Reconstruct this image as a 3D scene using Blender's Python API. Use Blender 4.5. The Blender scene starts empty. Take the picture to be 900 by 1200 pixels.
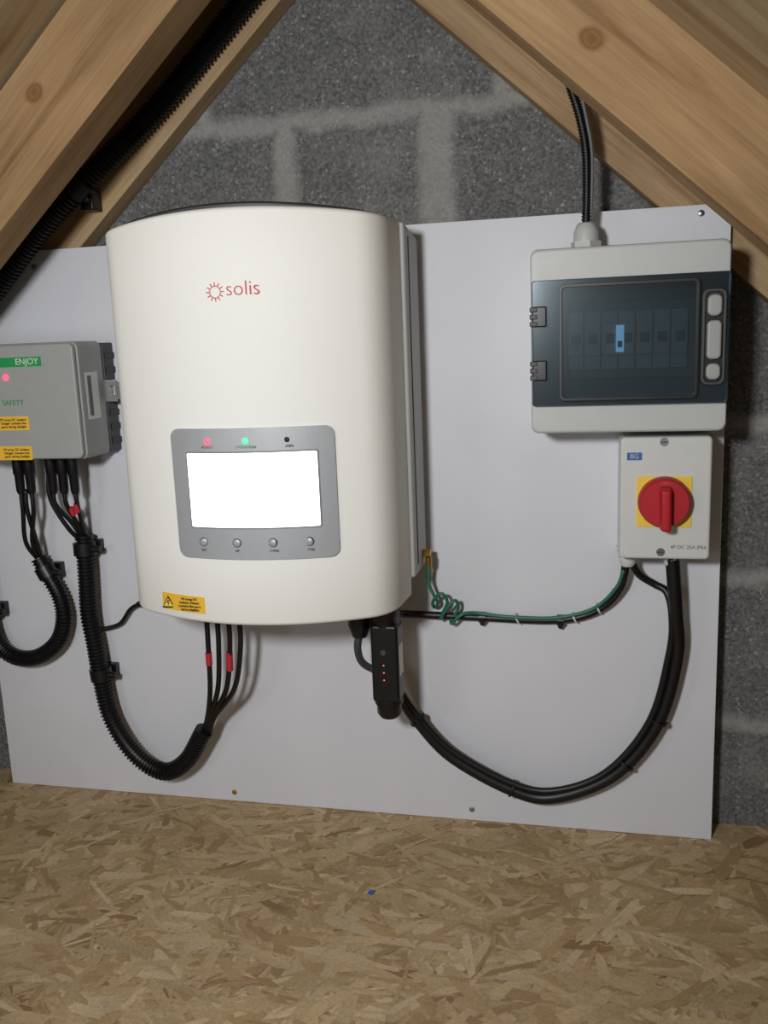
import bpy, math, random
from mathutils import Vector, Matrix
random.seed(7)
scn=bpy.context.scene
scn.view_settings.view_transform='Standard'
COL=bpy.context.collection

# ---------------------------------------------------------------- materials
def lin(c):
    c=c/255.
    return c/12.92 if c<=.04045 else ((c+.055)/1.055)**2.4
def rgb(r,g,b): return (lin(r),lin(g),lin(b),1)
class NT:
    def __init__(s,name):
        s.m=bpy.data.materials.new(name); s.m.use_nodes=True
        s.t=s.m.node_tree; s.b=s.t.nodes['Principled BSDF']; s.o=s.t.nodes['Material Output']
    def n(s,typ,**k):
        x=s.t.nodes.new(typ)
        for a,v in k.items():
            if a=='inp':
                for i,val in v.items(): x.inputs[i].default_value=val
            else: setattr(x,a,v)
        return x
    def l(s,a,b): s.t.links.new(a,b)
    def math(s,op,a,b=None,c=None):
        x=s.n('ShaderNodeMath',operation=op)
        for i,v in enumerate((a,b,c)):
            if v is None: continue
            if isinstance(v,(int,float)): x.inputs[i].default_value=v
            else: s.l(v,x.inputs[i])
        return x.outputs[0]
    def ramp(s,fac,stops):
        r=s.n('ShaderNodeValToRGB'); e=r.color_ramp.elements
        while len(e)<len(stops): e.new(.5)
        for i,(p,c) in enumerate(stops): e[i].position=p; e[i].color=c
        s.l(fac,r.inputs[0]); return r.outputs[0]
    def mix(s,fac,a,b,bt='MIX'):
        x=s.n('ShaderNodeMix',data_type='RGBA',blend_type=bt)
        if isinstance(fac,(int,float)): x.inputs[0].default_value=fac
        else: s.l(fac,x.inputs[0])
        for i,v in ((6,a),(7,b)):
            if isinstance(v,tuple): x.inputs[i].default_value=v
            else: s.l(v,x.inputs[i])
        return x.outputs[2]
    def bump(s,h,strength=.2,dist=.001):
        b=s.n('ShaderNodeBump'); b.inputs['Strength'].default_value=strength; b.inputs['Distance'].default_value=dist
        s.l(h,b.inputs['Height']); s.l(b.outputs[0],s.b.inputs['Normal'])
def plain(name,c,rough=.5,metal=0,noise=.04,scale=60,bump=.0,spec=.5,emit=None):
    t=NT(name); tc=t.n('ShaderNodeTexCoord'); nz=t.n('ShaderNodeTexNoise',inp={'Scale':scale,'Detail':3})
    t.l(tc.outputs['Object'],nz.inputs['Vector'])
    hi=tuple(min(1,v*(1+noise)) for v in c[:3])+(1,); lo=tuple(v*(1-noise) for v in c[:3])+(1,)
    t.l(t.ramp(nz.outputs[0],[(.3,lo),(.7,hi)]),t.b.inputs['Base Color'])
    t.b.inputs['Roughness'].default_value=rough; t.b.inputs['Metallic'].default_value=metal
    t.b.inputs['Specular IOR Level'].default_value=spec
    if bump: t.bump(nz.outputs[0],bump)
    if emit:
        t.b.inputs['Emission Color'].default_value=emit[0]; t.b.inputs['Emission Strength'].default_value=emit[1]
    return t.m
M={}
M['white']=plain('powder_coat_white',rgb(238,239,234),.62,noise=.01,scale=400,bump=.05,spec=.35)
M['body']=plain('body_grey_paint',rgb(176,178,176),.5,noise=.02,scale=300,bump=.05)
M['dark']=plain('dark_plastic',rgb(62,62,66),.5)
M['black']=plain('black_plastic',rgb(17,17,19),.38,noise=.1)
M['cable']=plain('cable_pvc',rgb(14,14,16),.42,noise=.1)
M['silver']=plain('bezel_silver',rgb(170,173,177),.45,.25,noise=.02)
M['grey']=plain('enclosure_grey',rgb(188,191,189),.45,noise=.015)
M['lgrey']=plain('enclosure_light_grey',rgb(206,209,206),.45,noise=.015)
M['boxgrey']=plain('junction_grey',rgb(158,162,159),.45,noise=.02)
M['metal']=plain('zinc_metal',rgb(170,170,170),.3,.9)
M['brass']=plain('brass',rgb(200,160,80),.3,.9)
M['yellow']=plain('label_yellow',rgb(240,190,60),.5,noise=.02)
M['yplate']=plain('plate_yellow',rgb(240,205,70),.5,noise=.02)
M['red']=plain('knob_red',rgb(178,20,34),.45,noise=.02)
M['redband']=plain('band_red',rgb(190,40,60),.5)
M['greenwire']=plain('earth_green',rgb(44,112,92),.45)
M['greenlab']=plain('label_green',rgb(30,150,80),.5)
M['ink']=plain('ink_black',rgb(30,30,30),.6)
M['inkgrey']=plain('ink_grey',rgb(110,110,115),.6)
M['logored']=plain('ink_red',rgb(200,70,75),.5)
M['blue']=plain('label_blue',rgb(55,100,165),.4)
M['sticker']=plain('sticker_white',rgb(225,225,222),.5)
M['faded']=plain('faded_print',rgb(214,90,95),.5)
M['screen']=plain('lit_display',rgb(250,250,255),.3,emit=((.88,.94,1,1),3.0))
M['ledr']=plain('led_red',rgb(200,20,30),.3,emit=((1,.03,.07,1),5))
M['ledg']=plain('led_green',rgb(20,200,70),.3,emit=((.03,1,.18,1),4))
M['tie']=plain('cable_tie_white',rgb(205,205,205),.4)
M['breaker']=plain('breaker_grey',rgb(160,163,166),.5)
M['bluelit']=plain('breaker_blue',rgb(120,190,240),.4,emit=((.35,.65,1,1),1.0))  # breaker flag is no lamp; a glow is added to its blue
M['dim']=plain('led_amber_dim',rgb(200,60,30),.4,emit=((1,.2,.08,1),1.2))

def board_mat():
    t=NT('melamine_board'); tc=t.n('ShaderNodeTexCoord')
    n1=t.n('ShaderNodeTexNoise',inp={'Scale':3,'Detail':4,'Roughness':.6}); n2=t.n('ShaderNodeTexNoise',inp={'Scale':500,'Detail':2})
    t.l(tc.outputs['Object'],n1.inputs[0]); t.l(tc.outputs['Object'],n2.inputs[0])
    c=t.ramp(n1.outputs[0],[(.3,rgb(211,213,220)),(.7,rgb(221,223,229))])
    t.l(c,t.b.inputs['Base Color']); t.b.inputs['Roughness'].default_value=.6
    t.bump(n2.outputs[0],.08,.0005); return t.m
M['board']=board_mat()
def wood_mat(name,knots=(),base=(184,155,117),dark=(148,115,80),light=(202,176,140)):
    t=NT(name); tc=t.n('ShaderNodeTexCoord'); O=tc.outputs['Object']
    mp=t.n('ShaderNodeMapping',inp={'Scale':(1.6,22,22)}); t.l(O,mp.inputs[0])
    n1=t.n('ShaderNodeTexNoise',inp={'Scale':1.4,'Detail':6,'Roughness':.6,'Distortion':.6}); t.l(mp.outputs[0],n1.inputs[0])
    mp2=t.n('ShaderNodeMapping',inp={'Scale':(6,160,160)}); t.l(O,mp2.inputs[0])
    n2=t.n('ShaderNodeTexNoise',inp={'Scale':2,'Detail':3}); t.l(mp2.outputs[0],n2.inputs[0])
    n3=t.n('ShaderNodeTexNoise',inp={'Scale':5,'Detail':3}); t.l(O,n3.inputs[0])
    c=t.ramp(n1.outputs[0],[(.28,rgb(*dark)),(.45,rgb(*base)),(.7,rgb(*light))])
    f=t.ramp(n2.outputs[0],[(.35,(.7,.7,.7,1)),(.65,(1,1,1,1))])
    c=t.mix(.55,c,f,'MULTIPLY')
    g=t.ramp(n3.outputs[0],[(.35,(.76,.76,.77,1)),(.65,(1,1,1,1))]); c=t.mix(.8,c,g,'MULTIPLY')
    wn=t.n('ShaderNodeTexNoise',inp={'Scale':30,'Detail':2}); t.l(O,wn.inputs[0])
    for (kx,kz,kr) in knots:
        m=t.n('ShaderNodeMapping',inp={'Location':(-kx/(kr*1.3),0,-kz/kr),'Scale':(1/(kr*1.3),.0,1/kr)}); t.l(O,m.inputs[0])
        v=t.n('ShaderNodeVectorMath',operation='LENGTH'); t.l(m.outputs[0],v.inputs[0])
        d=t.math('ADD',v.outputs['Value'],t.math('MULTIPLY',t.math('SUBTRACT',wn.outputs[0],.5),.7))
        k=t.ramp(d,[(0,(.34,.22,.13,1)),(.45,(.6,.45,.32,1)),(.6,(.4,.27,.17,1)),(.85,(.85,.77,.66,1)),(1,(1,1,1,1))])
        c=t.mix(.75,c,k,'MULTIPLY')
    t.l(c,t.b.inputs['Base Color']); t.b.inputs['Roughness'].default_value=.75; t.b.inputs['Specular IOR Level'].default_value=.2
    t.bump(n2.outputs[0],.3,.001); return t.m
M['wood']=wood_mat('sawn_pine')
M['woodL']=wood_mat('sawn_pine_knot',[(-.42,.075,.014)],base=(168,135,96),dark=(128,97,64),light=(186,154,114))  # pine darkened so the dim corner light is put into its colour
M['woodR']=wood_mat('sawn_pine_knot_b',[(.40,.045,.015)],base=(176,143,103),dark=(138,104,68),light=(194,162,121))  # right near rafter: same corner dimming put into the wood tones
M['woodC']=wood_mat('roof_board',base=(178,155,120),dark=(150,124,90),light=(196,176,142))

def block_mat():
    t=NT('concrete_block'); tc=t.n('ShaderNodeTexCoord'); O=tc.outputs['Object']
    w=t.n('ShaderNodeTexNoise',inp={'Scale':22,'Detail':3}); t.l(O,w.inputs[0])
    sub=t.n('ShaderNodeVectorMath',operation='SUBTRACT',inp={1:(.5,.5,.5)}); t.l(w.outputs['Color'],sub.inputs[0])
    sc=t.n('ShaderNodeVectorMath',operation='SCALE',inp={'Scale':.030}); t.l(sub.outputs[0],sc.inputs[0])
    ad=t.n('ShaderNodeVectorMath',operation='ADD'); t.l(O,ad.inputs[0]); t.l(sc.outputs[0],ad.inputs[1])
    s=t.n('ShaderNodeSeparateXYZ'); t.l(ad.outputs[0],s.inputs[0]); x,z=s.outputs[0],s.outputs[2]
    r=t.math('DIVIDE',t.math('SUBTRACT',z,.165-2.28),.228); row=t.math('FLOOR',r); fz=t.math('FRACT',r)
    dz=t.math('MULTIPLY',t.math('MINIMUM',fz,t.math('SUBTRACT',1,fz)),.228)
    off=t.math('MULTIPLY',t.math('MODULO',row,2),.225)
    fx=t.math('FRACT',t.math('DIVIDE',t.math('ADD',t.math('ADD',x,.447+4.5-.225-.225+.125),off),.45))
    dx=t.math('MULTIPLY',t.math('MINIMUM',fx,t.math('SUBTRACT',1,fx)),.45)
    ax_=t.math('SUBTRACT',t.math('ABSOLUTE',t.math('ADD',x,.218)),.014)
    bx_=t.math('SUBTRACT',t.math('ABSOLUTE',t.math('ADD',x,.447)),.006)
    inrow=t.math('COMPARE',z,.963,.114)
    ex=t.math('ADD',t.math('MINIMUM',ax_,bx_),t.math('MULTIPLY',t.math('SUBTRACT',1,inrow),1))
    dx=t.math('ADD',dx,inrow)
    d=t.math('MINIMUM',t.math('MINIMUM',dz,dx),ex)
    mask=t.ramp(d,[(0,(1,1,1,1)),(.006,(.9,.9,.9,1)),(.020,(0,0,0,1))])
    sm=t.n('ShaderNodeTexNoise',inp={'Scale':9,'Detail':5,'Roughness':.7}); t.l(O,sm.inputs[0])
    smear=t.ramp(sm.outputs[0],[(.50,(0,0,0,1)),(.72,(.7,.7,.7,1))])
    a=t.n('ShaderNodeTexNoise',inp={'Scale':190,'Detail':3,'Roughness':.8}); t.l(O,a.inputs[0])
    v=t.n('ShaderNodeTexVoronoi',inp={'Scale':300}); t.l(O,v.inputs[0])
    agg=t.ramp(v.outputs['Color'],[(.1,rgb(94,94,94)),(.55,rgb(116,116,116)),(.85,rgb(130,130,129)),(1,rgb(170,169,165))])
    agg=t.mix(.5,agg,t.ramp(a.outputs[0],[(.36,(.45,.45,.45,1)),(.6,(1,1,1,1))]),'MULTIPLY')
    mor=t.ramp(a.outputs[0],[(.3,rgb(142,142,139)),(.7,rgb(168,168,163))])
    f=t.math('MAXIMUM',t.math('MULTIPLY',mask,.82),t.math('MULTIPLY',smear,.42))
    t.l(t.mix(f,agg,mor),t.b.inputs['Base Color']); t.b.inputs['Roughness'].default_value=.95; t.b.inputs['Specular IOR Level'].default_value=.1
    h=t.math('ADD',t.math('MULTIPLY',a.outputs[0],1),t.math('MULTIPLY',mask,-.5))
    t.bump(h,.5,.003); return t.m
M['block']=block_mat()
def osb_mat():
    t=NT('osb_strands'); at=t.n('ShaderNodeVertexColor',layer_name='Col'); tc=t.n('ShaderNodeTexCoord')
    n=t.n('ShaderNodeTexNoise',inp={'Scale':200,'Detail':4,'Roughness':.7}); t.l(tc.outputs['Object'],n.inputs[0])
    n2=t.n('ShaderNodeTexNoise',inp={'Scale':14,'Detail':4}); t.l(tc.outputs['Object'],n2.inputs[0])
    g=t.ramp(n.outputs[0],[(.3,(.66,.62,.56,1)),(.6,(1,1,1,1))])
    g2=t.ramp(n2.outputs[0],[(.35,(.86,.85,.83,1)),(.65,(1,1,1,1))])
    t.l(t.mix(.8,t.mix(.7,at.outputs['Color'],g,'MULTIPLY'),g2,'MULTIPLY'),t.b.inputs['Base Color'])
    t.b.inputs['Roughness'].default_value=.6; t.b.inputs['Specular IOR Level'].default_value=.25
    t.bump(n.outputs[0],.3,.0006); return t.m
M['osb']=osb_mat()
def smoke(name,c,gr,k):
    t=NT(name); t.t.nodes.remove(t.b)
    tr=t.n('ShaderNodeBsdfTransparent',inp={0:c}); gl=t.n('ShaderNodeBsdfGlossy',inp={'Color':(.8,.9,.95,1),'Roughness':gr})
    df=t.n('ShaderNodeBsdfDiffuse',inp={'Color':(.10,.13,.14,1)}); m1=t.n('ShaderNodeMixShader',inp={0:k})
    fr=t.n('ShaderNodeFresnel',inp={'IOR':1.55}); mx=t.n('ShaderNodeMixShader')
    t.l(tr.outputs[0],m1.inputs[1]); t.l(df.outputs[0],m1.inputs[2])
    t.l(fr.outputs[0],mx.inputs[0]); t.l(m1.outputs[0],mx.inputs[1]); t.l(gl.outputs[0],mx.inputs[2]); t.l(mx.outputs[0],t.o.inputs[0]); return t.m
M['smoke']=smoke('smoked_polycarbonate',(.50,.57,.59,1),.2,.10)
M['teal']=plain('door_frame_smoked',rgb(48,62,67),.3,noise=.03)

# ---------------------------------------------------------------- helpers
def group(name,loc=(0,0,0)):
    e=bpy.data.objects.new(name,None); e.empty_display_size=.05; e.location=loc; COL.objects.link(e); return e
def link(name,me,mat,parent,smooth=False):
    o=bpy.data.objects.new(name,me); COL.objects.link(o)
    if mat: me.materials.append(M[mat])
    if parent: o.parent=parent; o.matrix_parent_inverse=Matrix.Translation(-Vector(parent.location))
    if smooth:
        for p in me.polygons: p.use_smooth=True
    return o
def pyd(name,v,f,mat,parent=None,smooth=False):
    me=bpy.data.meshes.new(name); me.from_pydata([tuple(a) for a in v],[],f); me.update(); 
    import bmesh
    b=bmesh.new(); b.from_mesh(me); bmesh.ops.recalc_face_normals(b,faces=b.faces); b.to_mesh(me); b.free()
    return link(name,me,mat,parent,smooth)
def bev(o,w,s=3,ang=35):
    m=o.modifiers.new('bevel','BEVEL'); m.width=w; m.segments=s; m.limit_method='ANGLE'; m.angle_limit=math.radians(ang)
    for p in o.data.polygons: p.use_smooth=True
    n=o.modifiers.new('wn','WEIGHTED_NORMAL'); n.keep_sharp=True
    return o
def box(name,x0,x1,y0,y1,z0,z1,mat,parent=None,b=0):
    v=[(x,y,z) for x in(x0,x1) for y in(y0,y1) for z in(z0,z1)]
    o=pyd(name,v,[(0,1,3,2),(4,6,7,5),(0,4,5,1),(2,3,7,6),(0,2,6,4),(1,5,7,3)],mat,parent)
    if b: bev(o,b)
    return o
def rrect(x0,x1,z0,z1,r,n=6):
    P=[]
    for cx,cz,a in ((x1-r,z1-r,0),(x0+r,z1-r,90),(x0+r,z0+r,180),(x1-r,z0+r,270)):
        for i in range(n+1):
            t=math.radians(a+90*i/n); P.append((cx+r*math.cos(t),cz+r*math.sin(t)))
    return P
def plate(name,x0,x1,z0,z1,yb,yf,r,mat,parent=None,b=0):
    P=rrect(x0,x1,z0,z1,r); n=len(P)
    v=[(x,yb,z) for x,z in P]+[(x,yf,z) for x,z in P]
    f=[tuple(range(n)),tuple(range(2*n-1,n-1,-1))]+[(i,(i+1)%n,n+(i+1)%n,n+i) for i in range(n)]
    o=pyd(name,v,f,mat,parent)
    if b: bev(o,b)
    return o
def ringplate(name,o4,i4,yb,yf,ro,ri,mat,parent=None,b=0):
    A=rrect(*o4,ro); B=rrect(*i4,ri); n=len(A); v=[]
    for y in (yb,yf):
        v+=[(x,y,z) for x,z in A]+[(x,y,z) for x,z in B]
    f=[]
    for i in range(n):
        j=(i+1)%n
        f+=[(i,j,n+j,n+i),(2*n+i,3*n+i,3*n+j,2*n+j),(i,2*n+i,2*n+j,j),(n+i,n+j,3*n+j,3*n+i)]
    o=pyd(name,v,f,mat,parent)
    if b: bev(o,b)
    return o
def lathe(name,p0,p1,prof,mat,parent=None,seg=28,smooth=True):
    """profile: list of (t along p0->p1 [0..1], radius)"""
    p0=Vector(p0);p1=Vector(p1);d=(p1-p0); a=d.normalized()
    u=a.orthogonal().normalized(); w=a.cross(u); v=[];f=[]
    for t,r in prof:
        for i in range(seg):
            th=2*math.pi*i/seg; v.append(p0+d*t+(u*math.cos(th)+w*math.sin(th))*r)
    for k in range(len(prof)-1):
        for i in range(seg):
            j=(i+1)%seg; f.append((k*seg+i,k*seg+j,(k+1)*seg+j,(k+1)*seg+i))
    f.append(tuple(range(seg-1,-1,-1))); f.append(tuple(range((len(prof)-1)*seg,len(prof)*seg)))
    o=pyd(name,v,f,mat,parent,smooth)
    if smooth:
        m=o.modifiers.new('es','EDGE_SPLIT'); m.split_angle=math.radians(40)
    return o
def cyl(name,p0,p1,r,mat,parent=None,seg=24,b=.0): return lathe(name,p0,p1,[(0,r),(1,r)],mat,parent,seg)
def spline(P,step=.004):
    P=[Vector(p) for p in P]; Q=[P[0]*2-P[1]]+P+[P[-1]*2-P[-2]]; out=[]
    for i in range(1,len(Q)-2):
        a,b,c,d=Q[i-1:i+3]; n=max(2,int((c-b).length/step))
        for k in range(n):
            t=k/n
            out.append(.5*((2*b)+(c-a)*t+(2*a-5*b+4*c-d)*t*t+(3*b-a-3*c+d)*t**3))
    out.append(P[-1]); return out
def tube(name,P,r,mat,parent=None,seg=12,corr=0,step=.006):
    """smooth cable; corr>0 makes a corrugated conduit with that ring pitch"""
    S=spline(P,.003)
    L=[0]
    for i in range(1,len(S)): L.append(L[-1]+(S[i]-S[i-1]).length)
    st=corr/4 if corr else step
    n=max(3,int(L[-1]/st)); pts=[];j=0
    for i in range(n+1):
        d=L[-1]*i/n
        while j<len(L)-2 and L[j+1]<d: j+=1
        t=(d-L[j])/max(1e-9,L[j+1]-L[j]); pts.append(S[j].lerp(S[j+1],t))
    v=[];f=[]; T=(pts[1]-pts[0]).normalized(); u=T.orthogonal().normalized()
    for i,p in enumerate(pts):
        T=(pts[min(i+1,n)]-pts[max(i-1,0)]).normalized(); u=(u-T*u.dot(T)).normalized(); w=T.cross(u)
        rr=r*((1,1,.80,.80)[i%4]) if corr else r
        for k in range(seg):
            th=2*math.pi*k/seg; v.append(p+(u*math.cos(th)+w*math.sin(th))*rr)
    for i in range(n):
        for k in range(seg):
            q=(k+1)%seg; f.append((i*seg+k,i*seg+q,(i+1)*seg+q,(i+1)*seg+k))
    f.append(tuple(range(seg-1,-1,-1))); f.append(tuple(range(n*seg,(n+1)*seg)))
    o=pyd(name,v,f,mat,parent,True)
    if corr:
        m=o.modifiers.new('es','EDGE_SPLIT'); m.split_angle=math.radians(50)
    return o
def text(name,body,x,y,z,size,mat,parent,align='CENTER',rotz=0,bold=0):
    c=bpy.data.curves.new(name,'FONT'); c.body=body; c.size=size; c.align_x=align; c.align_y='CENTER'; c.extrude=.0001; c.offset=bold
    c.materials.append(M[mat]); o=bpy.data.objects.new(name,c); COL.objects.link(o)
    o.rotation_euler=(math.radians(90),0,rotz); o.location=(x,y,z)
    if parent: o.parent=parent; o.matrix_parent_inverse=Matrix.Translation(-Vector(parent.location))
    return o

# ---------------------------------------------------------------- room
TH=math.atan(.9)
AX,AZ=-.335,1.302
wall=pyd('wall_back',[(-1.95,.05,0),(1.28,.05,0),(AX,.05,AZ+.17),(-1.95,.25,0),(1.28,.25,0),(AX,.25,AZ+.17)],
 [(0,1,2),(3,5,4),(0,3,4,1),(1,4,5,2),(0,2,5,3)],'block')
def osb():
    V=[(-1.95,-2.6,-.02),(1.3,-2.6,-.02),(1.3,.25,-.02),(-1.95,.25,-.02),(-1.95,-2.6,-.0013),(1.3,-2.6,-.0013),(1.3,.25,-.0013),(-1.95,.25,-.0013)]
    F=[(0,3,2,1),(4,5,6,7),(0,1,5,4),(1,2,6,5),(2,3,7,6),(3,0,4,7)]
    C=[(lin(182),lin(156),lin(116),1)]*8
    def strand(cx,cy,L,w,a,zz,c):
        ca,sa=math.cos(a),math.sin(a); k=len(V); j=lambda s:random.uniform(-s,s)
        pts=[(-L/2+j(L*.06),-w*.25+j(w*.2)),(-L*.32,-w*.5+j(w*.1)),(L*.30,-w*.48+j(w*.1)),(L/2+j(L*.06),-w*.1+j(w*.3)),(L*.38,w*.46+j(w*.1)),(-L*.36,w*.5+j(w*.1))]
        tx,ty=j(.004),j(.02)
        for x,y in pts:
            m=random.uniform(.92,1.08)
            V.append((cx+x*ca-y*sa,cy+x*sa+y*ca,zz+x*tx+y*ty)); C.append((c[0]*m,c[1]*m,c[2]*m,1))
        F.append(tuple(range(k,k+6)))
    pal=[(197,173,135),(191,166,127),(204,181,144),(186,158,117),(211,190,155),(176,148,109),(195,171,132),(201,177,139)]
    for i in range(25000):
        p=random.choice(pal) if random.random()>.03 else (158,128,92)
        k=random.uniform(.95,1.04); c=(lin(p[0]*k),lin(p[1]*k),lin(p[2]*k),1)
        L=random.uniform(.03,.12); w=random.uniform(.004,.020)
        strand(random.uniform(-1.9,1.25),random.uniform(-1.6,.045),L,w,random.gauss(0,.7)+random.choice((0,0,1.2)),random.uniform(-.0011,-.0001),c)
    me=bpy.data.meshes.new('floor'); me.from_pydata(V,[],F)
    ca=me.color_attributes.new('Col','FLOAT_COLOR','POINT'); ca.data.foreach_set('color',[q for c in C for q in c])
    return link('floor',me,'osb',None)
osb()
H=.112
def rafter(name,side,y0,y1,ax,az,mat,h=H,z0=0.):
    sn,cs=math.sin(TH),math.cos(TH)
    v=[]
    for y in (y0,y1):
        for lz in (z0,z0+h):
            v+=[(lz*math.tan(TH) ,y,lz),((-az-lz*cs)/sn,y,lz)]
    if side=='R': v=[(-a,b,c) for a,b,c in v]
    f=[(0,1,3,2),(4,6,7,5),(0,4,5,1),(2,3,7,6),(0,2,6,4),(1,5,7,3)]
    o=pyd(name,v,f,mat); o.location=(ax,0,az); o.rotation_euler=(0,-TH if side=='L' else TH,0)
    return o
for nm,s,y0,y1,ax,az,mt in (('roof_rafter','L',.013,.0495,-.345,1.306,'wood'),('roof_rafter.001','R',.013,.0495,-.338,1.300,'wood'),
        ('roof_rafter.002','L',-.21,-.15,-.327,1.306,'woodL'),('roof_rafter.003','R',-.205,-.15,-.327,1.306,'woodR')):
    o=rafter(nm,s,y0,y1,ax,az,mt); bev(o,.0015,2)
rafter('ceiling_left','L',-2.6,.25,AX,AZ,'woodC',.018,H+.004)
rafter('ceiling_right','R',-2.6,.25,AX,AZ,'woodC',.018,H+.004)

# ---------------------------------------------------------------- backing board
g=group('backing_board',(-.415,0,0))
box('panel',-1.010,.179,0,.012,0,.914,'board',g,.0008)
box('batten_1',-.86,-.82,.0125,.0495,.02,.70,'wood',g); box('batten_2',-.44,-.40,.0125,.0495,.02,.86,'wood',g); box('batten_3',.02,.06,.0125,.0495,.02,.82,'wood',g)
for i,(x,z) in enumerate([(-.854,.889),(-.583,.016),(-.181,.019),(.141,.903)]):
    lathe('screw_%d'%i,(x,0,z),(x,-.0022,z),[(0,.0045),(.6,.0042),(1,.0022)],'brass' if i==1 else 'metal',g,16)

# ---------------------------------------------------------------- inverter
g=group('solar_inverter',(-.44,-.1,.39))
XC,AW=-.439,.190
def yf(x): return -.252+.06*((x-XC)/AW)**2
def outline(yb=-.105):
    P=[(XC+AW+.004,yb)]
    e=XC+AW
    def bz(a,b,c,n=10): return [((1-t)**2*a[0]+2*t*(1-t)*b[0]+t*t*c[0],(1-t)**2*a[1]+2*t*(1-t)*b[1]+t*t*c[1]) for t in [i/n for i in range(n+1)]]
    xi=XC+AW*.84
    P+=bz((e+.001,yf(e)+.04),(e,yf(e)-.002),(xi,yf(xi)))
    n=30
    for i in range(1,n): 
        x=xi-(2*AW*.84)*i/n; P.append((x,yf(x)))
    e=XC-AW; xi=XC-AW*.84
    P+=bz((xi,yf(xi)),(e,yf(e)-.002),(e-.001,yf(e)+.04))
    P.append((e-.004,yb)); return P
OUT=outline()
def loft(name,out,rings,mat,ztop,zbot,yb,parent):
    v=[];f=[];n=len(out)
    for w,dz,ins in rings:
        for x,y in out:
            xx=XC+(x-XC)*(1-ins/AW); yy=yb+(y-yb)*(1-ins/.13) if y<yb else y
            z=(zbot(x)+dz) if w=='b' else (ztop(x)-dz)
            v.append((xx,yy,z))
    for k in range(len(rings)-1):
        for i in range(n):
            j=(i+1)%n; f.append((k*n+i,k*n+j,(k+1)*n+j,(k+1)*n+i))
    f.append(tuple(range(n))); f.append(tuple(range((len(rings)-1)*n,len(rings)*n)))
    o=pyd(name,v,f,mat,parent,True); m=o.modifiers.new('es','EDGE_SPLIT'); m.split_angle=math.radians(45); return o
R=[('b',0,.007),('b',.001,.004),('b',.003,.0015),('b',.006,0)]+[('b',.1,0),('t',.1,0)]+[('t',.006,0),('t',.003,.0015),('t',.001,.004),('t',0,.007)]
arch=lambda x:.919-.011*((x-XC)/AW)**2
loft('front_cover',OUT,R,'white',arch,lambda x:.395+.002*((x-XC)/AW)**2,-.105,g)
loft('top_cap',OUT,[('b',0,.012),('b',.02,.012),('t',.003,.010),('t',0,.014)],'dark',lambda x:arch(x)+.0065-.004*((x-XC)/AW)**2,lambda x:.89,-.105,g)
o=pyd('rear_housing',[(-.628,-.1048,.425),(-.239,-.1048,.425),(-.628,-.012,.425),(-.239,-.012,.425),(-.628,-.1048,.906),(-.239,-.1048,.906),(-.628,-.012,.893),(-.239,-.012,.893)],
 [(0,1,3,2),(4,6,7,5),(0,4,5,1),(2,3,7,6),(0,2,6,4),(1,5,7,3)],'body',g); bev(o,.004)
box('rear_top_rim',-.60,-.262,-.100,-.03,.898,.912,'dark',g,.003)
box('side_seam',-.2392,-.2380,-.082,-.079,.44,.89,'dark',g)
for i in range(9):
    box('heatsink_fin_%d'%i,-.61+.043*i,-.602+.043*i,-.10,-.02,.405,.425,'body',g)
box('wall_bracket',-.56,-.32,-.0122,-.0005,.55,.85,'metal',g)
def cplate(name,x0,x1,z0,z1,r,off,th,mat,parent,b=0):
    N=28; v=[];f=[]
    xs=[x0+r*(1-math.cos(math.pi/2*i/6)) for i in range(7)]+[x0+r+(x1-x0-2*r)*i/N for i in range(1,N)]+[x1-r*(1-math.cos(math.pi/2*(6-i)/6)) for i in range(7)]
    for x in xs:
        dd=0
        if x<x0+r: q=(x0+r-x)/r; dd=r-r*math.sqrt(max(0,1-q*q))
        if x>x1-r: q=(x-x1+r)/r; dd=r-r*math.sqrt(max(0,1-q*q))
        dd=min(dd,r*.97); y=yf(x)-off
        v+=[(x,y,z0+dd),(x,y,z1-dd),(x,y+th,z0+dd),(x,y+th,z1-dd)]
    m=len(xs)
    for i in range(m-1):
        a=4*i;c=4*i+4
        f+=[(a,a+1,c+1,c),(a+2,c+2,c+3,a+3),(a,c,c+2,a+2),(a+1,a+3,c+3,c+1)]
    f+=[(0,2,3,1),(4*m-4,4*m-3,4*m-1,4*m-2)]
    o=pyd(name,v,f,mat,parent)
    return o
cplate('display_bezel',-.525,-.311,.486,.654,.012,.004,.006,'silver',g)
cplate('display_edge',-.503,-.330,.526,.625,.003,.0044,.002,'inkgrey',g)
cplate('display_screen',-.501,-.332,.528,.623,.002,.0050,.002,'screen',g)
for i,(x,m) in enumerate([(-.470,'ledr'),(-.419,'ledg'),(-.367,'ink')]):
    y=yf(x)-.004; lathe('led_%d'%i,(x,y+.001,.6385),(x,y-.0016,.6385),[(0,.0034),(.6,.0034),(1,.002)],m,g,16)
    text('led_label_%d'%i,('POWER','OPERATION','ALARM')[i],x,y-.0006,.6305,.0050,'ink' if i==2 else ('logored' if i==0 else 'greenlab'),g)
for i,x in enumerate([-.486,-.439,-.392,-.347]):
    y=yf(x)-.004
    lathe('button_ring_%d'%i,(x,y+.001,.508),(x,y-.0008,.508),[(0,.0062),(1,.0058)],'dark',g,20)
    lathe('button_%d'%i,(x,y+.001,.508),(x,y-.002,.508),[(0,.0050),(.7,.0050),(1,.0035)],'silver',g,20)
    text('button_label_%d'%i,('ESC','UP','DOWN','ENTER')[i],x,y-.0006,.4975,.0044,'ink',g)
lx,lz=-.446,.820; y=yf(lx)-.0004
v=[];f=[]
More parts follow.
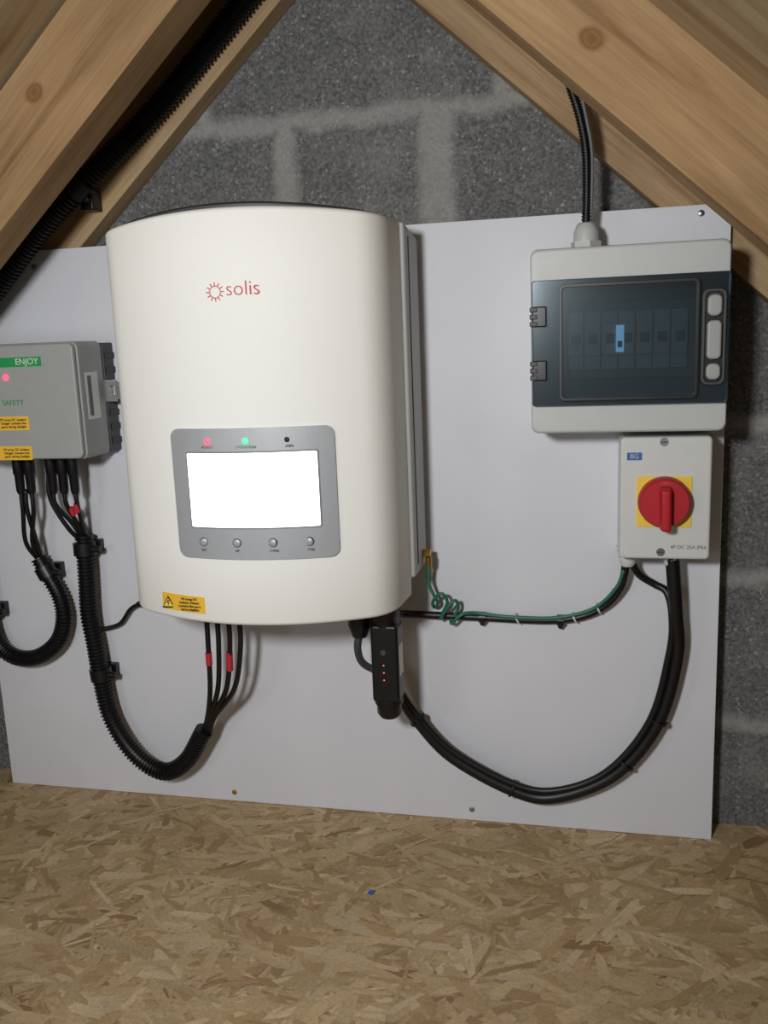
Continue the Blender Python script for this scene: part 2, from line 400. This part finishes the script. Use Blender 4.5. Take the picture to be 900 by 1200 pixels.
for i in range(24):
    a0=2*math.pi*i/24; r0,r1=(.0064,.0118) if i%2==0 else (.0064,.0080)
    for (r,da) in ((r0,-.10),(r0,.14),(r1,.06),(r1,-.03)):
        v.append((lx+r*math.cos(a0+da),y,lz+r*math.sin(a0+da)))
    f.append((4*i,4*i+1,4*i+2,4*i+3))
pyd('logo_sun',v,f,'logored',g)
text('logo_word','solis',-.4325,yf(-.415)-.0012,.8225,.0250,'logored',g,'LEFT',rotz=.04,bold=-.0003)
cplate('warning_label',-.565,-.494,.409,.432,.002,.0006,.001,'yellow',g)
def tri(name,x,z,s,y,parent,yfun=None):
    pts=[(x-s,z-s*.8),(x+s,z-s*.8),(x,z+s*.95)]
    pyd(name,[(a,y,b) for a,b in pts],[(0,1,2)],'ink',parent)
    pyd(name+'_inner',[(x+(a-x)*.72,y-.0002,z-.0003+(b-z)*.68) for a,b in pts],[(0,1,2)],'yplate',parent)
    pyd(name+'_bolt',[(x-s*.05,y-.0004,z+s*.35),(x+s*.2,y-.0004,z+s*.3),(x+.0*s,y-.0004,z-.02*s),(x+s*.2,y-.0004,z-.05*s),(x-s*.08,y-.0004,z-.55*s),(x,y-.0004,z-.15*s),(x-s*.2,y-.0004,z-.1*s)],[(0,1,2,3,4,5,6)],'ink',parent)
tri('warning_triangle',-.5535,.4195,.0095,yf(-.5535)-.0030,g)
text('warning_text','PV array DC\nisolator. Danger\ncontains live parts\nduring daylight',-.5175,yf(-.5175)-.0026,.4205,.0048,'ink',g,bold=.00008,rotz=-.12)
for i,x in enumerate([-.562,-.545,-.527,-.510]):
    lathe('dc_connector_%d'%i,(x,-.10,.404),(x,-.10,.352),[(0,.0085),(.5,.0085),(.55,.0068),(1,.0060)],'black',g,16)
lathe('ac_connector',(-.322,-.10,.404),(-.325,-.10,.335),[(0,.020),(.3,.020),(.33,.017),(.75,.017),(1,.011)],'black',g,24)

g=group('wifi_logger_stick',(-.282,-.11,.39))
lathe('collar',(-.284,-.11,.394),(-.284,-.11,.352),[(0,.022),(.5,.022),(.55,.0205),(1,.0205)],'black',g,12,True)
o=plate('stick_body',-.3025,-.2625,.246,.362,-.130,-.092,.006,'black',g,.005)
lathe('end_cap',(-.2825,-.111,.250),(-.2825,-.111,.219),[(0,.0205),(.3,.0205),(.35,.018),(.8,.0175),(1,.013)],'black',g,24)
box('serial_sticker',-.2624,-.2621,-.122,-.100,.285,.330,'sticker',g)
for i in range(3): lathe('status_led_%d'%i,(-.284,-.1298,.303-.011*i),(-.284,-.1306,.303-.011*i),[(0,.0012),(1,.0008)],'dim',g,10)
lathe('logo_dot',(-.284,-.1298,.322),(-.284,-.1304,.322),[(0,.004),(1,.004)],'dark',g,16)

# ---------------------------------------------------------------- combiner / optimiser box at left
g=group('dc_isolator_box',(-.85,-.05,.68))
plate('case',-.965,-.734,.597,.771,-.03,-.098,.010,'boxgrey',g,.003)
plate('lid',-.963,-.736,.599,.769,-.0985,-.108,.009,'boxgrey',g,.003)
box('rear_plate',-.968,-.7315,-.030,-.0005,.600,.768,'dark',g,.002)
for i in range(7): box('rib_%d'%i,-.7316,-.7295,-.029,-.002,.612+.022*i,.621+.022*i,'black',g)
box('latch_base',-.7315,-.712,-.040,-.034,.678,.712,'metal',g,.001)
ringplate('latch_loop',(-.722,-.700,.682,.708),(-.717,-.705,.687,.703),-.046,-.041,.003,.002,'metal',g)
box('side_label',-.7338,-.7334,-.085,-.050,.655,.725,'sticker',g)
box('side_label_bars',-.7334,-.7331,-.080,-.070,.660,.720,'inkgrey',g)
box('brand_label',-.930,-.789,-.1086,-.1078,.737,.751,'greenlab',g)
text('brand_text','ENJOY',-.793,-.1090,.744,.013,'sticker',g,'RIGHT')
text('type_text','SAFETY',-.825,-.1086,.684,.011,'greenlab',g,'RIGHT')
lathe('status_led',(-.851,-.1075,.722),(-.851,-.1105,.722),[(0,.0045),(1,.003)],'ledr',g,14)
for i,z in enumerate((.6535,.6085)):
    plate('warning_label_%d'%i,-.905,-.820,z-.0105,z+.0105,-.1078,-.1086,.002,'yellow',g)
    text('warning_text_%d'%i,'PV array DC isolator\nDanger contains live\nparts during daylight',-.846,-.1090,z,.0052,'ink',g,bold=.00008)
    tri('warning_tri_%d'%i,-.893,z,.009,-.1088,g)
for i,x in enumerate([-.880,-.861,-.822,-.803,-.784]):
    lathe('connector_%d'%i,(x,-.062,.598),(x,-.062,.538),[(0,.0090),(.45,.0090),(.5,.0075),(.9,.0070),(1,.0052)],'black',g,16)

# ---------------------------------------------------------------- conduits and cables
def clip(name,p,t,r,parent):
    p=Vector(p); t=Vector(t).normalized()
    lathe(name,p-t*.010,p+t*.010,[(0,r*1.22),(1,r*1.22)],'black',parent,20)
    box(name+'_foot',p.x-r*1.25,p.x+r*1.25,-.0125,-.0003,p.z-.011,p.z+.011,'black',parent,.001)
    lathe(name+'_lug',(p.x+r*1.1,p.y-.004,p.z),(p.x+r*2.0,p.y-.004,p.z),[(0,.006),(1,.005)],'black',parent,10)
g=group('corrugated_conduit',(-.9,-.02,.3))
tube('conduit',[(-.884,-.03,.425),(-.872,-.03,.40),(-.853,-.03,.36),(-.850,-.03,.32),(-.868,-.03,.28),(-.91,-.028,.252),(-.955,-.026,.250),(-.985,-.025,.275),(-.995,-.025,.33),(-.995,-.025,.45)],.0140,'black',g,16,corr=.006)
clip('clip_1',(-.874,-.028,.402),(.5,0,-1),.0135,g); clip('clip_2',(-.99,-.025,.33),(0,0,1),.0135,g)
for i,(x,xe) in enumerate([(-.880,-.888),(-.861,-.880),(-.872,-.876)]):
    tube('cable_%d'%i,[(x,-.062,.545),(x-.002,-.060,.51),(xe-.006+.004*i,-.045,.455),(-.884+.003*i,-.03,.42)],.0036,'cable',g,8)
g=group('corrugated_conduit.001',(-.7,-.03,.2))
tube('conduit',[(-.797,-.03,.465),(-.799,-.03,.40),(-.802,-.03,.331),(-.797,-.03,.28),(-.793,-.03,.228),(-.780,-.032,.153),(-.742,-.036,.093),(-.690,-.04,.066),(-.644,-.045,.090),(-.604,-.052,.150)],.0150,'black',g,16,corr=.006)
clip('clip_1',(-.799,-.028,.442),(0,0,1),.015,g); clip('clip_2',(-.793,-.028,.228),(.1,0,-1),.015,g)
for i,x in enumerate([-.822,-.803,-.784]):
    tube('cable_%d'%i,[(x,-.062,.545),(x,-.060,.52),(-.804+.007*i,-.042,.482),(-.802+.005*i,-.03,.455)],.0036,'cable',g,8)
tube('cable_3',[(-.828,-.06,.58),(-.832,-.058,.53),(-.815,-.045,.48),(-.803,-.03,.455)],.0036,'cable',g,8)
for i,(a,b) in enumerate([((-.799,-.056,.515),(-.7975,-.052,.502)),((-.7855,-.0605,.522),(-.787,-.058,.508))]): cyl('red_band_%d'%i,a,b,.0046,'redband',g,12)
ends=[-.562,-.545,-.527,-.510]
for i,x in enumerate(ends):
    tube('tail_%d'%i,[(x,-.10,.36),(x-.001,-.10,.31),(x-.008-.004*i,-.09,.24),(-.590+.004*i,-.065,.18),(-.607+.004*i,-.052,.145)],.0042,'cable',g,8)
cyl('red_band_a',(-.5635,-.10,.300),(-.5642,-.099,.280),.005,'redband',g,12); cyl('red_band_b',(-.5300,-.0985,.302),(-.532,-.097,.272),.005,'redband',g,12)
g=group('communication_cable',(-.7,-.02,.33))
tube('cable',[(-.795,-.018,.303),(-.784,-.016,.303),(-.758,-.012,.311),(-.735,-.012,.338),(-.703,-.014,.350),(-.66,-.02,.356),(-.62,-.03,.37),(-.60,-.04,.41)],.0036,'cable',g,8)
lathe('ferrule',(-.722,-.013,.345),(-.706,-.014,.350),[(0,.005),(1,.005)],'cable',g,10)
g=group('corrugated_conduit.002',(-.6,0,1.1))
tube('conduit',[(-1.02,-.020,.762),(-.92,-.020,.852),(-.83,-.018,.938),(-.752,-.016,1.000),(-.62,-.008,1.100),(-.48,-.004,1.225),(-.40,-.002,1.30)],.0175,'black',g,16,corr=.007)
lathe('clip',(-.762,-.016,.992),(-.742,-.016,1.008),[(0,.021),(1,.021)],'black',g,20)
box('clip_foot',-.755,-.733,-.016,.0125,.965,.995,'black',g,.003)
lathe('clip_screw',(-.742,-.016,.98),(-.742,-.021,.98),[(0,.004),(1,.003)],'metal',g,12)

g=group('power_cable',(0,-.03,.2))
lower=[(-.325,-.10,.34),(-.329,-.10,.316),(-.326,-.085,.288),(-.305,-.06,.262),(-.285,-.04,.225),(-.257,-.03,.176),(-.206,-.026,.119),(-.115,-.025,.071),(-.051,-.025,.064),(.036,-.025,.107),(.096,-.026,.191),(.121,-.03,.297),(.117,-.04,.37),(.110,-.045,.448)]
tube('cable',lower[3:],.0098,'cable',g,12)
tube('grey_cable',lower[:5],.0056,'dark',g,12)
tube('cable_b',[(a-.000,b-.004,c+.013) if a<0 else (a-.011,b-.004,c+.006) for a,b,c in lower[4:12]]+[(.112,-.040,.36),(.105,-.03,.392),(.088,-.026,.402),(.066,-.03,.418),(.052,-.04,.448)],.0052,'cable',g,12)
S=spline(lower[4:12],.004)
for i,k in enumerate([14,58,104,124]):
    if k<len(S)-1:
        p=S[k]; t=(S[k+1]-S[k-1]).normalized(); lathe('tie_%d'%i,p-t*.0016+Vector((0,-.001,.003)),p+t*.0016+Vector((0,-.001,.003)),[(0,.0138),(1,.0138)],'black',g,18)
g=group('power_cable.001',(-.1,-.02,.34))
upper=[(-.30,-.08,.372),(-.285,-.04,.352),(-.262,-.02,.345),(-.174,-.012,.341),(-.05,-.012,.340),(.010,-.014,.357),(.042,-.025,.395),(.050,-.042,.448)]
tube('cable',upper,.0058,'cable',g,12)
for i,(x,z) in enumerate([(-.157,.341),(-.042,.340)]):
    lathe('clip_%d'%i,(x-.005,-.012,z),(x+.005,-.012,z),[(0,.0085),(1,.0085)],'black',g,16); lathe('nail_%d'%i,(x,-.014,z-.009),(x,-.0005,z-.009),[(0,.004),(1,.004)],'black',g,10)
for i,(x,z) in enumerate([(-.105,.341),(-.022,.345),(.012,.360),(.034,.382)]):
    lathe('tie_%d'%i,(x-.0011,-.014,z),(x+.0011,-.014,z+.001),[(0,.0090),(1,.0090)],'tie',g,14)
g=group('earth_wire',(-.2,-.03,.4))
cyl('lug_bolt',(-.2385,-.04,.446),(-.228,-.04,.446),.006,'brass',g,6)
lathe('lug_crimp',(-.231,-.04,.440),(-.231,-.04,.426),[(0,.005),(1,.0042)],'brass',g,12)
P=[(-.231,-.04,.432),(-.233,-.038,.402),(-.226,-.034,.380),(-.222,-.024,.364),(-.229,-.018,.356),(-.228,-.030,.370),(-.214,-.038,.384),(-.207,-.028,.368),(-.217,-.016,.346),(-.219,-.024,.340),(-.206,-.036,.362),(-.194,-.034,.373),(-.192,-.022,.356),(-.203,-.016,.338),(-.201,-.026,.334),(-.186,-.030,.350),
   (-.165,-.020,.350),(-.12,-.021,.346),(-.05,-.021,.3465),(.004,-.022,.362),(.035,-.031,.395),(.046,-.04,.425)]
tube('wire',P,.0026,'greenwire',g,8,step=.003)

# ---------------------------------------------------------------- consumer unit
g=group('distribution_enclosure',(.045,-.05,.74))
X0,X1,Z0,Z1=-.077,.167,.625,.861
ringplate('case',(X0,X1,Z0,Z1),(-.052,.142,.672,.812),-.0005,-.085,.008,.006,'grey',g,.003)
plate('case_back',-.07,.16,.63,.855,-.001,-.006,.004,'grey',g)
ringplate('front_frame',(X0+.001,X1-.001,Z0+.001,Z1-.001),(-.052,.142,.672,.812),-.0855,-.108,.010,.006,'grey',g,.004)
box('inner_mask',-.052,.142,-.062,-.058,.672,.812,'dark',g)
box('din_cover',-.046,.136,-.078,-.062,.694,.792,'inkgrey',g,.002)
for i in range(7):
    x=-.030+.0215*i
    box('breaker_%d'%i,x,x+.0205,-.084,-.070,.706,.780,'breaker',g,.001)
    box('breaker_nose_%d'%i,x+.0005,x+.020,-.090,-.084,.724,.764,'breaker' ,g,.001)
    box('toggle_%d'%i,x+.005,x+.0155,-.096,-.090,.740,.752,'dark',g,.001)
box('breaker_flag',.031,.041,-.0973,-.0962,.728,.762,'bluelit',g); box('breaker_flag_text',.033,.039,-.0977,-.0973,.734,.742,'blue',g)
ringplate('door_frame',(-.074,.1655,.662,.821),(-.038,.128,.672,.811),-.1085,-.117,.004,.006,'smoke',g,.0015)
ringplate('door_backing',(-.073,.1645,.663,.820),(-.040,.130,.671,.812),-.1070,-.1083,.004,.006,'teal',g)
plate('door_window',-.038,.128,.670,.813,-.117,-.121,.007,'smoke',g,.0012)
ringplate('door_window_rim',(-.0395,.1295,.6685,.8145),(-.0355,.1255,.6725,.8105),-.115,-.1216,.007,.005,'black',g,.0006)
for i,z in enumerate((.776,.708)):
    box('hinge_%d'%i,-.0735,-.055,-.1185,-.1085,z-.013,z+.013,'black',g,.002)
    for k in (-1,0,1): box('hinge_knuckle_%d_%d'%(i,k+1),-.0765,-.067,-.1200,-.1085,z+k*.009-.003,z+k*.009+.003,'dark',g,.001)
plate('latch_recess',.132,.161,.684,.801,-.117,-.1185,.008,'black',g,.001)
ringplate('latch_rim',(.1325,.1605,.6845,.8005),(.136,.157,.688,.797),-.118,-.1215,.008,.006,'dark',g,.001)
plate('latch_upper',.138,.155,.768,.794,-.118,-.126,.007,'boxgrey',g,.003)
plate('latch_mid',.138,.155,.716,.763,-.118,-.127,.006,'boxgrey',g,.003)
plate('latch_lower',.138,.155,.691,.711,-.118,-.126,.007,'boxgrey',g,.003)
lathe('gland_nut',(-.007,-.05,.8605),(-.007,-.05,.871),[(0,.020),(1,.020)],'grey',g,6,False)
lathe('gland_body',(-.007,-.05,.871),(-.007,-.05,.895),[(0,.0165),(.5,.016),(.9,.012),(1,.009)],'grey',g,20)
g=group('supply_cable',(-.01,-.05,1.0))
tube('armoured_cable',[(-.007,-.05,.89),(-.006,-.05,.93),(-.007,-.052,.98),(-.014,-.058,1.02),(-.026,-.062,1.058),(-.045,-.065,1.11),(-.06,-.065,1.15)],.0066,'cable',g,12,corr=.004)
tube('thin_cable',[(-.002,-.05,.89),(.000,-.053,.93),(-.000,-.056,.98),(-.007,-.062,1.02),(-.017,-.068,1.06),(-.036,-.07,1.11)],.002,'inkgrey',g,8)

# ---------------------------------------------------------------- rotary isolator
g=group('rotary_isolator_switch',(.097,-.04,.53))
plate('base',.038,.155,.451,.617,-.0005,-.042,.006,'lgrey',g,.002)
plate('lid',.0385,.1545,.4515,.6165,-.043,-.080,.006,'lgrey',g,.004)
plate('seam',.040,.153,.453,.615,-.0415,-.0435,.006,'inkgrey',g)
plate('yellow_plate',.060,.130,.496,.564,-.0795,-.0815,.002,'yplate',g,.0005)
cx,cz=.095,.531
lathe('knob_disc',(cx,-.0812,cz),(cx,-.100,cz),[(0,.033),(.15,.034),(.8,.033),(1,.030)],'red',g,40)
o=pyd('knob_handle',[(cx-.008,-.099,cz+.024),(cx+.008,-.099,cz+.024),(cx+.0085,-.099,cz-.036),(cx-.0065,-.099,cz-.036),
  (cx-.0065,-.118,cz+.020),(cx+.0065,-.118,cz+.020),(cx+.007,-.118,cz-.034),(cx-.005,-.118,cz-.034)],
  [(0,1,2,3),(4,7,6,5),(0,4,5,1),(1,5,6,2),(2,6,7,3),(3,7,4,0)],'red',g); bev(o,.0035)
text('mark_off','OFF',cx,-.1003,cz+.0272,.0048,'faded',g); text('mark_on','ON',.1245,-.0818,cz-.004,.005,'ink',g)
box('screw_cover',cx-.006,cx+.006,-.102,-.0995,cz+.014,cz+.020,'logored',g)
for i,(x,z) in enumerate([(.094,.6095),(.092,.4615)]):
    lathe('screw_recess_%d'%i,(x,-.0798,z),(x,-.0808,z),[(0,.0058),(1,.0055)],'metal',g,18)
    box('screw_slot_%d'%i,x-.004,x+.004,-.0812,-.0806,z-.0007,z+.0007,'dark',g)
box('brand_label',.047,.066,-.0808,-.0798,.586,.596,'blue',g); text('brand_text','BG',.0565,-.0812,.591,.0088,'grey',g)
text('rating_text','4P DC 25A IP66',.127,-.0806,.4685,.0068,'inkgrey',g)
for i,x in enumerate((.051,.110)):
    lathe('gland_nut_%d'%i,(x,-.042,.4515),(x,-.042,.444),[(0,.0135),(1,.0135)],'lgrey',g,6,False)
    lathe('gland_dome_%d'%i,(x,-.042,.444),(x,-.042,.432),[(0,.0115),(.6,.011),(1,.008)],'lgrey',g,18)
for i,x in enumerate((.036,.142)): box('lug_%d'%i,x,x+.012,-.010,-.001,.446,.452,'lgrey',g)

pyd('plastic_offcut',[(-.30,-.215,.0005),(-.293,-.218,.0005),(-.290,-.212,.003),(-.297,-.209,.002),(-.30,-.215,.0015),(-.293,-.218,.0015),(-.290,-.212,.004),(-.297,-.209,.003)],
 [(0,1,2,3),(4,7,6,5),(0,4,5,1),(1,5,6,2),(2,6,7,3),(3,7,4,0)],'blue')

# ---------------------------------------------------------------- light, world, camera
def spot(name,loc,target,rad,power,col,ang):
    l=bpy.data.lights.new(name,'SPOT'); l.shadow_soft_size=rad; l.energy=power; l.color=col; l.spot_size=math.radians(ang); l.spot_blend=1
    o=bpy.data.objects.new(name,l); COL.objects.link(o); o.location=loc
    o.rotation_euler=(Vector(target)-Vector(loc)).to_track_quat('-Z','Y').to_euler()
spot('work_lamp',(-.34,-1.48,.94),(-.32,0,.58),.07,49,(.99,.99,.985),106)
l=bpy.data.lights.new('fill_lamp','AREA'); l.shape='DISK'; l.size=.3; l.energy=1.0; l.color=(.97,.98,1)
o=bpy.data.objects.new('fill_lamp',l); COL.objects.link(o); o.location=(-.9,-1.25,.6); o.rotation_euler=Vector((.6,1.25,-.1)).to_track_quat('-Z','Y').to_euler()
w=bpy.data.worlds.new('world'); scn.world=w; w.use_nodes=True
w.node_tree.nodes['Background'].inputs[0].default_value=(.80,.84,.93,1); w.node_tree.nodes['Background'].inputs[1].default_value=.25

cd=bpy.data.cameras.new('camera'); cd.sensor_fit='VERTICAL'; cd.sensor_height=24; cd.lens=21; cd.clip_start=.02
co=bpy.data.objects.new('camera',cd); COL.objects.link(co); scn.camera=co
n=Vector((-4560,-20,1050)).normalized(); X=-n
D=Vector((225,5500,1050)); D=(D-D.dot(X)*X).normalized(); Nn=X.cross(D)
r=Vector((X.x,Nn.x,-D.x)); u=-Vector((X.y,Nn.y,-D.y)); b=-Vector((X.z,Nn.z,-D.z))
mw=Matrix(((r.x,u.x,b.x,0),(r.y,u.y,b.y,-1.3),(r.z,u.z,b.z,.754),(0,0,0,1)))
co.matrix_world=mw
